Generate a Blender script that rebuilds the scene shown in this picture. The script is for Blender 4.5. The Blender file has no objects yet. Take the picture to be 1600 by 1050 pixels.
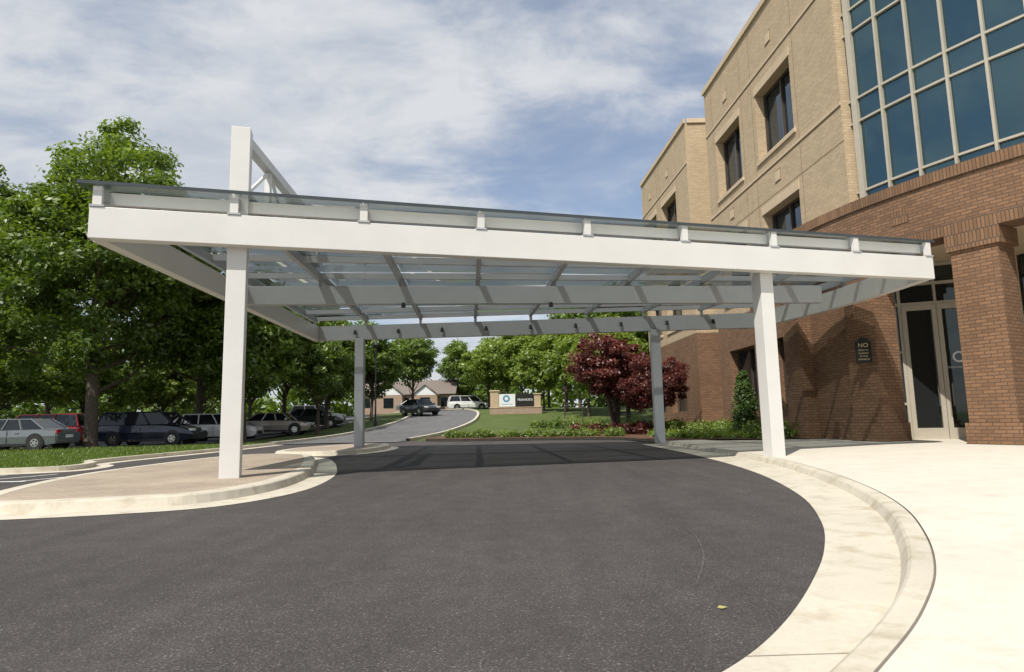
import bpy, math, random
import numpy as np
from mathutils import Matrix, Vector
from mathutils.geometry import tessellate_polygon
random.seed(7); rng=np.random.default_rng(7)
COL=bpy.context.scene.collection
SM=lambda t:(lambda q:q*q*(3-2*q))(max(0.,min(1.,t)))

# ------------------------------------------------------------ materials
def newmat(name):
    m=bpy.data.materials.new(name); m.use_nodes=True; nt=m.node_tree
    return m,nt,nt.nodes['Principled BSDF']
def N(nt,t,**k):
    n=nt.nodes.new(t)
    for a,b in k.items():
        if a in n.inputs.keys(): n.inputs[a].default_value=b
        else: setattr(n,a,b)
    return n
def ramp(nt,fac,stops):
    r=nt.nodes.new('ShaderNodeValToRGB'); e=r.color_ramp.elements
    while len(e)<len(stops): e.new(.5)
    for i,(p,c) in enumerate(stops):
        e[i].position=p; e[i].color=(c[0],c[1],c[2],1)
    nt.links.new(fac,r.inputs[0]); return r.outputs[0]
def mixc(nt,a,b,f,mode='MIX'):
    m=nt.nodes.new('ShaderNodeMix'); m.data_type='RGBA'; m.blend_type=mode
    for i,v in ((6,a),(7,b)):
        if isinstance(v,tuple): m.inputs[i].default_value=(v[0],v[1],v[2],1)
        else: nt.links.new(v,m.inputs[i])
    if isinstance(f,(int,float)): m.inputs[0].default_value=f
    else: nt.links.new(f,m.inputs[0])
    return m.outputs[2]
def noise(nt,scale,detail=4,vec=None,rough=.6):
    n=N(nt,'ShaderNodeTexNoise',Scale=scale,Detail=detail,Roughness=rough)
    if vec is None:
        tc=nt.nodes.new('ShaderNodeNewGeometry'); vec=tc.outputs['Position']
    nt.links.new(vec,n.inputs['Vector']); return n.outputs[0]
def bump(nt,bs,h,st,dist):
    b=N(nt,'ShaderNodeBump',Strength=st,Distance=dist); nt.links.new(h,b.inputs['Height']); nt.links.new(b.outputs[0],bs.inputs['Normal'])
def plain(name,col,rough=.5,metal=0.,var=.12,scale=3.):
    m,nt,bs=newmat(name)
    n=noise(nt,scale,5)
    a=tuple(c*(1-var) for c in col); b=tuple(min(1,c*(1+var)) for c in col)
    nt.links.new(ramp(nt,n,[(.3,a),(.7,b)]),bs.inputs['Base Color'])
    bs.inputs['Roughness'].default_value=rough; bs.inputs['Metallic'].default_value=metal
    return m
def brick(name,c1,c2,mortar,bw=.24,rh=.078,ms=.012,bumpd=.006,rough=.9,patch=.15):
    m,nt,bs=newmat(name)
    uv=nt.nodes.new('ShaderNodeUVMap')
    b=N(nt,'ShaderNodeTexBrick'); b.inputs['Scale'].default_value=1
    b.inputs['Brick Width'].default_value=bw; b.inputs['Row Height'].default_value=rh
    b.inputs['Mortar Size'].default_value=ms; b.inputs['Mortar Smooth'].default_value=.2; b.inputs['Bias'].default_value=-.1
    b.inputs['Color1'].default_value=(*c1,1); b.inputs['Color2'].default_value=(*c2,1); b.inputs['Mortar'].default_value=(*mortar,1)
    nt.links.new(uv.outputs[0],b.inputs['Vector'])
    n=noise(nt,.7,6); n2=noise(nt,25,2)
    c=mixc(nt,b.outputs[0],ramp(nt,n,[(.3,(1-patch*2,)*3),(.7,(1,1,1))]),1,'MULTIPLY')
    c=mixc(nt,c,ramp(nt,n2,[(.3,(.8,.8,.8)),(.7,(1,1,1))]),1,'MULTIPLY')
    nt.links.new(c,bs.inputs['Base Color']); bs.inputs['Roughness'].default_value=rough
    bump(nt,bs,b.outputs['Fac'],-.7,bumpd)
    return m

def asphalt(name,base=.05,warm=(1.09,.98,.93)):
    m,nt,bs=newmat(name)
    big=noise(nt,.3,6); mid=noise(nt,3,7); fine=noise(nt,80,3,rough=.8)
    g=nt.nodes.new('ShaderNodeNewGeometry')
    mp_=nt.nodes.new('ShaderNodeMapping'); mp_.inputs['Scale'].default_value=(2.2,.25,1); mp_.inputs['Rotation'].default_value=(0,0,.5); nt.links.new(g.outputs['Position'],mp_.inputs[0])
    strk=noise(nt,1.0,4,mp_.outputs[0])
    v=N(nt,'ShaderNodeTexVoronoi',Scale=110.); nt.links.new(g.outputs['Position'],v.inputs['Vector'])
    c=ramp(nt,fine,[(.3,tuple(base*.5*w for w in warm)),(.55,tuple(base*1.1*w for w in warm)),(.75,tuple(base*2.1*w for w in warm))])
    c=mixc(nt,c,ramp(nt,big,[(.32,(.78,.78,.79)),(.68,(1.0,1.0,1.0))]),1,'MULTIPLY')
    c=mixc(nt,c,ramp(nt,mid,[(.3,(.78,.78,.78)),(.7,(1,1,1))]),1,'MULTIPLY')
    c=mixc(nt,c,ramp(nt,strk,[(.35,(.86,.86,.86)),(.65,(1.05,1.05,1.05))]),1,'MULTIPLY')
    sp=nt.nodes.new('ShaderNodeSeparateColor'); nt.links.new(v.outputs['Color'],sp.inputs[0])
    c=mixc(nt,c,ramp(nt,sp.outputs[0],[(.0,(.6,.6,.6)),(.6,(.95,.95,.95)),(.92,(1,1,1)),(1,(2.3,2.25,2.2))]),1,'MULTIPLY')
    nt.links.new(c,bs.inputs['Base Color']); bs.inputs['Roughness'].default_value=.85
    bs.inputs['Specular IOR Level'].default_value=.3
    bump(nt,bs,fine,.8,.01)
    return m
def concrete(name,col,var=.1,stain=.5):
    m,nt,bs=newmat(name)
    a=noise(nt,.8,6); b=noise(nt,30,4); d=noise(nt,3,7)
    c=ramp(nt,a,[(.3,tuple(x*(1-var) for x in col)),(.7,tuple(x*(1+var*.5) for x in col))])
    c=mixc(nt,c,ramp(nt,b,[(.3,(.9,.9,.89)),(.7,(1,1,1))]),1,'MULTIPLY')
    c=mixc(nt,c,ramp(nt,d,[(.32,(.72,.68,.6)),(.5,(1,1,1))]),stain,'MULTIPLY')
    nt.links.new(c,bs.inputs['Base Color']); bs.inputs['Roughness'].default_value=.85
    bump(nt,bs,b,.25,.004); return m
def grassmat(name,c1,c2):
    m,nt,bs=newmat(name)
    a=noise(nt,.5,6); b=noise(nt,14,5,rough=.8)
    c=ramp(nt,a,[(.3,c1),(.7,c2)])
    c=mixc(nt,c,ramp(nt,b,[(.25,(.45,.5,.4)),(.75,(1.2,1.15,1))]),1,'MULTIPLY')
    nt.links.new(c,bs.inputs['Base Color']); bs.inputs['Roughness'].default_value=.9
    bump(nt,bs,b,.9,.06); return m
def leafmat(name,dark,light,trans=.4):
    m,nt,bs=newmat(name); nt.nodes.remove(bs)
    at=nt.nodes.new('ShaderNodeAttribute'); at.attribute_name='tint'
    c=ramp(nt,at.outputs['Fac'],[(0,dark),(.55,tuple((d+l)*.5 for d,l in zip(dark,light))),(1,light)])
    d=nt.nodes.new('ShaderNodeBsdfDiffuse'); t=nt.nodes.new('ShaderNodeBsdfTranslucent')
    gl=N(nt,'ShaderNodeBsdfGlossy',Roughness=.45); 
    nt.links.new(c,d.inputs[0]); c2=mixc(nt,c,(1.5,1.45,.6),1,'MULTIPLY'); nt.links.new(c2,t.inputs[0])
    mx=nt.nodes.new('ShaderNodeMixShader'); mx.inputs[0].default_value=trans
    nt.links.new(d.outputs[0],mx.inputs[1]); nt.links.new(t.outputs[0],mx.inputs[2])
    m2=nt.nodes.new('ShaderNodeMixShader'); m2.inputs[0].default_value=.05
    nt.links.new(mx.outputs[0],m2.inputs[1]); nt.links.new(gl.outputs[0],m2.inputs[2])
    nt.links.new(m2.outputs[0],nt.nodes['Material Output'].inputs[0]); return m
def thin_glass(name,tint,base,power=3.,rough=.015,refl=(.9,.95,1)):
    m,nt,bs=newmat(name); nt.nodes.remove(bs)
    lw=N(nt,'ShaderNodeLayerWeight',Blend=.5)
    p=nt.nodes.new('ShaderNodeMath'); p.operation='POWER'; nt.links.new(lw.outputs['Facing'],p.inputs[0]); p.inputs[1].default_value=power
    q=nt.nodes.new('ShaderNodeMath'); q.operation='MULTIPLY_ADD'; nt.links.new(p.outputs[0],q.inputs[0]); q.inputs[1].default_value=.7; q.inputs[2].default_value=base; q.use_clamp=True
    tr=nt.nodes.new('ShaderNodeBsdfTransparent'); tr.inputs[0].default_value=(*tint,1)
    gl=N(nt,'ShaderNodeBsdfGlossy',Roughness=rough); gl.inputs[0].default_value=(*refl,1)
    mx=nt.nodes.new('ShaderNodeMixShader'); nt.links.new(q.outputs[0],mx.inputs[0]); nt.links.new(tr.outputs[0],mx.inputs[1]); nt.links.new(gl.outputs[0],mx.inputs[2])
    nt.links.new(mx.outputs[0],nt.nodes['Material Output'].inputs[0]); return m
def window_mat(name,col,metal=.85,rough=.03,wob=.02,sc=.6):
    m,nt,bs=newmat(name)
    bs.inputs['Base Color'].default_value=(*col,1); bs.inputs['Metallic'].default_value=metal; bs.inputs['Roughness'].default_value=rough
    n=noise(nt,sc,2); bump(nt,bs,n,.15,wob); return m

M={}
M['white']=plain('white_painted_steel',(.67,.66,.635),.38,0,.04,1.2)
M['grey']=plain('shaded_grey_steel',(.40,.415,.435),.4,0,.05,1.5)  # steel under the glass roof, its shade darkened into the colour
M['glass']=thin_glass('canopy_glass',(.25,.28,.28),.10,2.3,.02,(.82,.87,.88))
M['edge']=plain('dark_glass_edge',(.05,.06,.065),.3)
M['black']=plain('black_metal',(.02,.02,.022),.4)
M['plaque']=plain('plaque_black',(.012,.012,.012),.9)
M['tan']=brick('tan_brick',(.63,.485,.315),(.52,.395,.25),(.43,.34,.23),ms=.009,patch=.05)
M['tanstone']=concrete('tan_stone',(.62,.49,.34),.08,.2)
M['tandark']=plain('tan_joint',(.28,.20,.12),.9)
M['brown']=brick('brown_brick',(.315,.172,.09),(.21,.112,.058),(.13,.085,.06),patch=.1)
M['soldier']=brick('brown_soldier_brick',(.315,.172,.09),(.22,.12,.06),(.12,.08,.055),bw=.078,rh=.27)
M['winglass']=window_mat('window_glass',(.07,.10,.13))
M['blueglass']=window_mat('curtain_wall_glass',(.085,.15,.175),.9,.02,.12,.35)
M['doorglass']=window_mat('door_glass',(.06,.07,.07),.7,.03)
M['mull']=plain('mullion_metal',(.46,.42,.34),.4,.1,.06)
M['bronze']=plain('bronze_frame',(.09,.07,.055),.4,.3)
M['chrome']=plain('brushed_metal',(.6,.6,.6),.25,.9)
M['asphalt']=asphalt('asphalt',.098); M['asphalt_old']=asphalt('asphalt_old',.20,(1,1,1)); M['scuff']=asphalt('asphalt_scuff',.14)
M['conc']=concrete('concrete_walk',(.69,.64,.55),.07,.35); M['gutter']=concrete('concrete_gutter',(.62,.57,.47),.13,.8)
M['joint']=plain('joint',(.25,.22,.18),.95)
M['paver']=brick('island_pavers',(.52,.43,.33),(.45,.36,.27),(.36,.30,.23),bw=.2,rh=.1,ms=.007)
M['grass']=grassmat('grass',(.07,.11,.022),(.125,.17,.04))
M['mulch']=grassmat('mulch',(.11,.055,.032),(.18,.095,.06))
M['paint']=plain('road_paint',(.7,.7,.68),.6,0,.15,8)
M['bark']=plain('bark',(.085,.065,.05),.95,0,.35,9)
M['leafA']=leafmat('leaf_green',(.038,.078,.012),(.18,.265,.035))
M['leafB']=leafmat('leaf_bright',(.075,.13,.018),(.26,.35,.055))
M['leafR']=leafmat('leaf_red',(.05,.014,.014),(.19,.05,.042),.35)
M['leafE']=leafmat('leaf_evergreen',(.03,.065,.012),(.10,.17,.03),.2)
M['leafY']=leafmat('leaf_shrub',(.06,.12,.018),(.24,.32,.06))
M['fallen']=plain('fallen_leaf',(.36,.33,.12),.7)
M['roof']=plain('shingle_roof',(.18,.15,.13),.9)
M['siding']=plain('house_brick',(.33,.24,.18),.9)
M['signwhite']=plain('sign_white',(.7,.72,.72),.5,0,.03)
M['signblue']=plain('sign_blue',(.05,.22,.38),.5,0,.03)
M['gold']=plain('sign_gold',(.45,.36,.18),.5)
M['tyre']=plain('tyre_rubber',(.018,.018,.018),.8)
M['carglass']=window_mat('car_glass',(.03,.035,.04),.5,.05)
M['redlight']=plain('tail_light',(.4,.02,.02),.3)
M['lightlens']=plain('head_light',(.7,.7,.7),.15)

# ------------------------------------------------------------ mesh builder
class MB:
    def __init__(s): s.v=[]; s.f=[]; s.m=[]; s.uv=[]; s.mats=[]
    def mi(s,k):
        if k not in s.mats: s.mats.append(k)
        return s.mats.index(k)
    def face(s,pts,mat,uv=None,smooth=False):
        pts=[Vector(p) for p in pts]
        if uv is None:
            n=Vector((0,0,0))
            for i in range(len(pts)):
                a=pts[i];b=pts[(i+1)%len(pts)]
                n+=a.cross(b)
            if n.length>0: n.normalize()
            if abs(n.z)<.6:
                h=Vector((-n.y,n.x,0)); h.normalize() if h.length>0 else None
                uv=[(p.dot(h),p.z) for p in pts]
            else: uv=[(p.x,p.y) for p in pts]
        i0=len(s.v); s.v+= [tuple(p) for p in pts]; s.f.append(tuple(range(i0,i0+len(pts)))); s.m.append(s.mi(mat)); s.uv+=list(uv)
    def box(s,o,a,b,c,mat):
        o,a,b,c=map(Vector,(o,a,b,c)) # corner + 3 edges
        P=lambda i,j,k:o+a*i+b*j+c*k
        for q in (((0,0,0),(0,1,0),(1,1,0),(1,0,0)),((0,0,1),(1,0,1),(1,1,1),(0,1,1)),((0,0,0),(1,0,0),(1,0,1),(0,0,1)),
                  ((1,0,0),(1,1,0),(1,1,1),(1,0,1)),((1,1,0),(0,1,0),(0,1,1),(1,1,1)),((0,1,0),(0,0,0),(0,0,1),(0,1,1))):
            s.face([P(*t) for t in q],mat)
    def cbox(s,c,sz,mat,rz=0):
        R=Matrix.Rotation(rz,3,'Z'); a=R@Vector((sz[0],0,0)); b=R@Vector((0,sz[1],0)); d=Vector((0,0,sz[2]))
        s.box(Vector(c)-a/2-b/2-d/2,a,b,d,mat)
    def beam(s,p0,p1,w,h,mat):  # p = bottom centre line
        p0=Vector(p0);p1=Vector(p1); d=p1-p0; side=Vector((d.y,-d.x,0)).normalized()
        if Vector((d.x,d.y,0)).length<1e-4: side=Vector((1,0,0))
        up=side.cross(d).normalized()
        if up.z<0: up=-up
        s.box(p0-side*w/2,d,side*w,up*h,mat)
    def cyl(s,p0,p1,r0,r1,n,mat,caps=True):
        p0=Vector(p0);p1=Vector(p1); d=(p1-p0).normalized(); q=d.orthogonal().normalized(); w=d.cross(q)
        A=[p0+(q*math.cos(2*math.pi*i/n)+w*math.sin(2*math.pi*i/n))*r0 for i in range(n)]
        B=[p1+(q*math.cos(2*math.pi*i/n)+w*math.sin(2*math.pi*i/n))*r1 for i in range(n)]
        for i in range(n):
            j=(i+1)%n; s.face([A[i],A[j],B[j],B[i]],mat)
        if caps: s.face(A[::-1],mat); s.face(B,mat)
    def poly(s,pts,z,mat):
        P=[Vector((p[0],p[1],z(p[0],p[1]) if callable(z) else z)) for p in pts]
        for t in tessellate_polygon([P]):
            q=[P[i] for i in t]
            if (q[1]-q[0]).cross(q[2]-q[0]).z<0: q=q[::-1]
            s.face(q,mat)
    def strip(s,A,B,mat):
        u=0
        for i in range(len(A)-1):
            l=(Vector(A[i+1])-Vector(A[i])).length; w=(Vector(A[i])-Vector(B[i])).length
            s.face([A[i],A[i+1],B[i+1],B[i]],mat,[(u,0),(u+l,0),(u+l,w),(u,w)]); u+=l
    def build(s,name,parent=None,loc=None,smooth=False,bevel=0):
        me=bpy.data.meshes.new(name); me.from_pydata(s.v,[],s.f)
        for k in s.mats: me.materials.append(M[k] if isinstance(k,str) else k)
        me.polygons.foreach_set('material_index',s.m)
        ul=me.uv_layers.new(name='UVMap'); ul.data.foreach_set('uv',np.array(s.uv,dtype=np.float32).ravel())
        me.update()
        o=bpy.data.objects.new(name,me); COL.objects.link(o)
        if parent: o.parent=parent
        if loc: o.location=loc
        if bevel:
            import bmesh
            b=bmesh.new(); b.from_mesh(me); bmesh.ops.remove_doubles(b,verts=b.verts,dist=.0005); b.to_mesh(me); b.free()
            md=o.modifiers.new('bevel','BEVEL'); md.width=bevel; md.segments=2; md.limit_method='ANGLE'; md.angle_limit=.6
        return o
def empty(name,loc=(0,0,0)):
    e=bpy.data.objects.new(name,None); COL.objects.link(e); e.location=loc; return e
def catmull(P,n=6,closed=False):
    P=[Vector(p) for p in P]; out=[]; L=len(P)
    rng_=range(L) if closed else range(L-1)
    for i in rng_:
        g=(lambda k:P[k%L]) if closed else (lambda k:P[max(0,min(L-1,k))])
        a,b,c,d=g(i-1),g(i),g(i+1),g(i+2)
        for j in range(n):
            t=j/n; out.append(.5*((2*b)+(c-a)*t+(2*a-5*b+4*c-d)*t*t+(3*b-a-3*c+d)*t**3))
    if not closed: out.append(P[-1])
    return out
def offset(P,d,closed=False):
    out=[];L=len(P)
    for i in range(L):
        a=P[(i-1)%L] if closed else P[max(0,i-1)]; b=P[(i+1)%L] if closed else P[min(L-1,i+1)]
        t=(b-a); n=Vector((t.y,-t.x)).normalized(); out.append(Vector((P[i].x,P[i].y))+n*d)
    return out
def lift(P,z): return [Vector((p[0],p[1],z(p[0],p[1]) if callable(z) else z)) for p in P]
def gz(x,y): return 2.6*SM((y-38)/52)*SM((x+32)/20)
def text(body,size,loc,n,mat,parent,name='lettering',ext=.004,align='CENTER'):
    cu=bpy.data.curves.new(name,'FONT'); cu.body=body; cu.size=size; cu.extrude=ext; cu.align_x=align; cu.align_y='CENTER'
    cu.materials.append(M[mat]); o=bpy.data.objects.new(name,cu); COL.objects.link(o)
    n=Vector(n).normalized(); up=Vector((0,0,1)); rt=up.cross(n)
    m=Matrix((rt,up,n)).transposed().to_4x4(); m.translation=Vector(loc); 
    o.parent=parent; o.matrix_basis=m
    return o

# ------------------------------------------------------------ terrain
xs=sorted(set(list(np.arange(-60,61,3))+[-900,-500,-250,-150,-100,-80,80,100,150,250,500,900]))
ys=sorted(set(list(np.arange(-12,130,3))+[-400,-150,-60,-25,150,200,300,500,900,1500]))
b=MB()
for i in range(len(xs)-1):
    for j in range(len(ys)-1):
        q=[(xs[i],ys[j]),(xs[i+1],ys[j]),(xs[i+1],ys[j+1]),(xs[i],ys[j+1])]
        b.face([(x,y,gz(x,y)-.03) for x,y in q],'grass')
b.build('ground')
b=MB()
b.poly([(-40,-12),(10,-12),(10,38),(-5.2,38),(-13,38),(-13.1,29),(-13.9,20.6),(-12.2,19),(-12.2,17.6),(-14.5,16.9),(-40,15.5)],0,'asphalt')
drive=b.build('asphalt_drive')
b=MB()
cur=catmull([(1.22,4.55),(1.55,5.5),(1.75,6.6),(1.72,7.6)],8)
b.strip(lift(offset(cur,.007),.004),lift(offset(cur,-.007),.004),'scuff'); b.build('tyre_scuff')
b=MB()
rc=catmull([(-10,36),(-9.7,41),(-8.4,50),(-7.3,62),(-8.2,76),(-12.5,90),(-21,104),(-40,118)],10)
L_=offset(rc,-3.5); R_=offset(rc,3.5)
mid=[(a+c)/2 for a,c in zip(L_,R_)]
b.strip(lift(L_,lambda x,y:gz(x,y)+.03),lift(mid,lambda x,y:gz(x,y)+.05),'asphalt_old')
b.strip(lift(mid,lambda x,y:gz(x,y)+.05),lift(R_,lambda x,y:gz(x,y)+.03),'asphalt_old')
b.build('road')
b=MB()
for P,sg in ((L_,-1),(R_,1)):
    if sg==1: P=P[6:]
    o1=offset(P,.25*sg)
    b.strip(lift(P,lambda x,y:gz(x,y)+.035),lift(P,lambda x,y:gz(x,y)+.17),'gutter')
    b.strip(lift(P,lambda x,y:gz(x,y)+.17),lift(o1,lambda x,y:gz(x,y)+.17),'gutter')
    b.strip(lift(o1,lambda x,y:gz(x,y)+.17),lift(o1,lambda x,y:gz(x,y)-.1),'gutter')
P=catmull([(-40,15.6),(-20,16.6),(-14.4,17.0),(-12.5,17.5),(-12.2,18.4),(-12.6,19.6),(-13.5,21.5),(-13.1,29),(-13.2,36)],6)
o1=offset(P,-.22); o0=offset(P,.45)
b.strip(lift(o0,.006),lift(P,.012),'gutter'); b.strip(lift(P,.012),lift(P,.14),'gutter'); b.strip(lift(P,.14),lift(o1,.14),'gutter'); b.strip(lift(o1,.14),lift(o1,-.05),'gutter')
b.build('road_kerb')
b=MB()
b.poly([(-70,34.5),(-21.5,34.5),(-18,44),(-16,60),(-17,85),(-70,85)],lambda x,y:gz(x,y)+.02 if x>-30 else .02,'asphalt_old')
for i in range(14):
    b.face([(-24-i*3.3,43.6,.03),(-23.88-i*3.3,43.6,.03),(-23.88-i*3.3,49,.03),(-24-i*3.3,49,.03)],'paint')
b.build('parking_lot')
b=MB()
for i in range(7):
    x0=-11.2-i*1.3
    b.face([(x0,14.4,.005),(x0+.12,14.4,.005),(x0+.9,16.6,.005),(x0+.78,16.6,.005)],'paint')
b.face([(-22,14.24,.005),(-10.9,14.44,.005),(-10.9,14.57,.009),(-22,14.37,.009)],'paint')
b.build('road_marking')
b=MB()
b.face([(1.19,4.0,.010),(1.21,4.02,.018),(1.255,4.005,.012),(1.215,3.985,.008)],'fallen'); b.build('fallen_leaf')

# sidewalk + kerb + gutter (right)
F=catmull([(-20,0),(-9,.15),(-4,.5),(-1.5,1.05),(0,1.75),(.85,2.42),(1.42,3.0),(1.95,3.62),(2.55,4.45),(3.22,5.6),(3.95,7.1),(4.6,8.9),(5.2,11.2),(5.72,14),(5.95,16.5),(6.1,20),(6.15,27)],6)
A=catmull([(-20,.8),(-9,.9),(-4.2,1.15),(-2,1.55),(-.4,2.2),(.45,2.68),(.93,3.06),(1.39,3.6),(1.95,4.45),(2.6,5.6),(3.26,7.05),(3.98,9.15),(4.62,12.04),(5.0,15),(5.2,18),(5.3,21),(5.3,27)],6)
F=[Vector((p.x,p.y)) for p in F]; A=[Vector((p.x,p.y)) for p in A]
def swz(x,y): return .133+.067*SM((x-2.5-max(0,min(3.6,(y-5)*.3)))/6.5)
b=MB()
b.strip(lift(A,.008),lift(F,.02),'gutter')
for k in (38,62,80):
    a,c=A[k],F[k]; t=(c-a).normalized(); s=Vector((-t.y,t.x))*.003
    b.face([(*(a-s),.011),(*(c-s),.0235),(*(c+s),.0235),(*(a+s),.011)],'joint')
b.build('gutter')
b=MB()
f1=offset(F,.05); f1b=offset(F,.075); f2=offset(F,.20); f3=offset(F,.215)
b.strip(lift(F,.02),lift(f1,.11),'gutter'); b.strip(lift(f1,.11),lift(f1b,.128),'gutter'); b.strip(lift(f1b,.128),lift(f2,.133),'gutter')
b.build('kerb')
b=MB(); b.strip(lift(f2,.133),lift(f3,.118),'joint'); 
outer=[]
for p in f3:
    if p.y<1.0: outer.append(Vector((p.x*.4+2,-9)))
    elif p.y<3: outer.append(Vector((7+(p.y-1)*1.5,-8+(p.y-1)*5.2)))
    else: outer.append(Vector((11,p.y)))
K=6; prev=lift(f3,.133)
for k in range(1,K+1):
    cur=[]
    for a,o in zip(f3,outer):
        q=a.lerp(o,k/K); cur.append(Vector((q.x,q.y,max(.133,swz(q.x,q.y)))))
    for i in range(len(cur)-1):
        b.face([prev[i],prev[i+1],cur[i+1],cur[i]],'conc')
    prev=cur
ext=[Vector((36,p.y,.2)) for p in prev]
b.strip(prev,ext,'conc')
b.build('sidewalk')
b=MB()
for y,x0 in ((12.6,5.8),(19.4,6.45)):
    for i in range(8):
        xa=x0+(10.6-x0)*i/8; xb=x0+(10.6-x0)*(i+1)/8
        za=max(.133,swz(xa,y))+.006; zb=max(.133,swz(xb,y))+.006
        b.face([(xa,y-.004,za),(xb,y-.004,zb),(xb,y+.004,zb),(xa,y+.004,za)],'joint')
b.build('sidewalk_joint')

# islands
def island(name,pts,gut=None,mat='paver'):
    P=[Vector((p.x,p.y)) for p in catmull(pts,5,True)]
    area=sum(P[i].x*P[(i+1)%len(P)].y-P[(i+1)%len(P)].x*P[i].y for i in range(len(P)))
    sg=-1 if area>0 else 1
    b=MB(); cl=lambda Q:Q+[Q[0]]
    p1=offset(P,.05*sg,True); p1b=offset(P,.08*sg,True); p2=offset(P,.34*sg,True)
    if gut: 
        g=offset(P,-gut*sg,True); b.strip(cl(lift(g,.006)),cl(lift(P,.016)),'gutter')
    b.strip(cl(lift(P,.016)),cl(lift(p1,.14)),'gutter'); b.strip(cl(lift(p1,.14)),cl(lift(p1b,.158)),'gutter'); b.strip(cl(lift(p1b,.158)),cl(lift(p2,.162)),'gutter')
    b.poly(p2,.159,mat); return b.build(name)
island('traffic_island',[(-6.9,8.9),(-5.4,9.25),(-4.55,9.8),(-4.15,11.4),(-4.4,14),(-5.0,16.4),(-5.8,19),(-6.7,21.2),(-8,22.2),(-9.1,21.9),(-9.65,20.2),(-9.75,17),(-9.6,14.4),(-8.95,11.8),(-8.2,9.9),(-7.6,9.05)],.5)
island('traffic_island',[(-8.7,23.6),(-6.7,23.1),(-5.65,24.4),(-5.35,26.7),(-5.6,29.3),(-6.7,30.6),(-8.2,29.9),(-9.1,26.8)],.35)
b=MB()
front=catmull([(-4.9,40),(-5.2,38.2),(-4.4,36.6),(-2,35.4),(2,34.6),(5.2,33.0),(6.0,30),(6.15,27)],5)
front=[Vector((p.x,p.y)) for p in front]
b.strip(lift(offset(front,-.05),.01),lift(offset(front,-.9),.008),'conc')
b.strip(lift(front,.01),lift(front,.14),'gutter'); b.strip(lift(front,.14),lift(offset(front,.25),.14),'gutter')
b.build('bed_kerb')
b=MB()
inner=offset(front,.25)
bp=[(p.x,p.y) for p in inner]
b.poly([(-4.6,42)]+bp+[(12,26.9),(12,42)],.145,'mulch')
b.poly([(7.6,27.1),(8.2,25.6),(9.4,24.5),(12,24.0),(12,27.1)],.215,'mulch')
b.poly([(12.6,11.8),(12.5,14.5),(13.4,15.9),(16.4,14.7),(16.4,10.6)],.225,'mulch')
b.build('planting_bed')

# ------------------------------------------------------------ canopy
can=empty('entrance_canopy')
ZB=4.6; BH=.60
FA=Vector((-7.75,11.45,0)); FB=Vector((11.2,16.75,0)); BA=Vector((-8.4,26.9,0)); BB=Vector((9.95,25.6,0))
up=Vector((0,0,1)); fd=(FB-FA).normalized(); fn=Vector((-fd.y,fd.x,0))
b=MB()
b.beam(FA+up*ZB,FB+up*ZB,.24,BH,'white')
b.build('front_beam',can,bevel=.012)
b=MB()
b.beam(FA+fn*.13+fd*.12+up*(ZB+.003),BA-Vector((0,.12,0))+fd*.12+up*(ZB+.003),.24,BH-.02,'white')
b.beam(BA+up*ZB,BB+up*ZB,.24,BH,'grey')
rb=catmull([(FB.x-.12,FB.y+.1),(11.05,18.8),(10.75,21.8),(BB.x,BB.y)],4)
s1=lift(offset(rb,.12),ZB+.003); s2=lift(offset(rb,-.12),ZB+.003); t1=lift(offset(rb,.12),ZB+BH-.01); t2=lift(offset(rb,-.12),ZB+BH-.01)
b.strip(s1,s2,'white'); b.strip(t1,t2,'white'); b.strip(s1,t1,'white'); b.strip(s2,t2,'white')
b.build('edge_beams',can)
b=MB()
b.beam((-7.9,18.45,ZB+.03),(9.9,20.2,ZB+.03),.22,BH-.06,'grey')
b.build('middle_beam',can,bevel=.01)
b=MB()
ang=math.atan2(fd.y,fd.x)
for (x,y,top) in ((-5.42,12.42,7.12),(6.28,15.72,ZB+.5),(-6.35,26.55,ZB+.01),(5.76,25.62,ZB+.01)):
    b.cbox((x,y,(top+.1)/2),(.36,.36,top-.1),'white' if y<20 else 'grey',ang if y<20 else 0)  # rear columns take the grey that has the roof's shade painted in
b.build('columns',can,bevel=.01)
ZG=5.62
def ptL(s,t):
    a=FA.lerp(FB,s); c=BA.lerp(BB,s); p=a.lerp(c,t)
    return p+Vector((.5*s*s*s*math.sin(math.pi*t)*1.0,0,0))
b=MB()
for i in range(9):
    s=i/8; s_=min(max(s,.006),.994)
    pts=[ptL(s_,t) for t in (-.006,.25,.5,.75,1.0)]
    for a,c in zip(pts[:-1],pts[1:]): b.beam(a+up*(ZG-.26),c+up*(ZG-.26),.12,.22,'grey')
    p=ptL(s_,0)-fn*.07
    b.cbox((p.x,p.y,ZG-.21),(.15,.1,.36),'white',ang)
    b.cbox((p.x,p.y,ZB+BH+.018),(.24,.14,.036),'grey',ang)
    for t in (.46,.985):
        p=ptL(s_,t); b.cbox((p.x,p.y,ZG-.34),(.09,.09,.18),'grey',ang)
b.build('rafters',can)
b=MB()
for t in (.018,.16,.31,.45,.6,.74,.87,.985):
    a=ptL(0,t);c=ptL(1,t)
    if t<.1: b.beam(a+up*(ZG-.27),c+up*(ZG-.27),.1,.235,'white')
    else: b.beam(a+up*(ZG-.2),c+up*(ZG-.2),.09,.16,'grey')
b.build('purlins',can)
b=MB(); e=MB()
T=[-.012,.16,.31,.45,.6,.74,.87,1.01]
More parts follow.
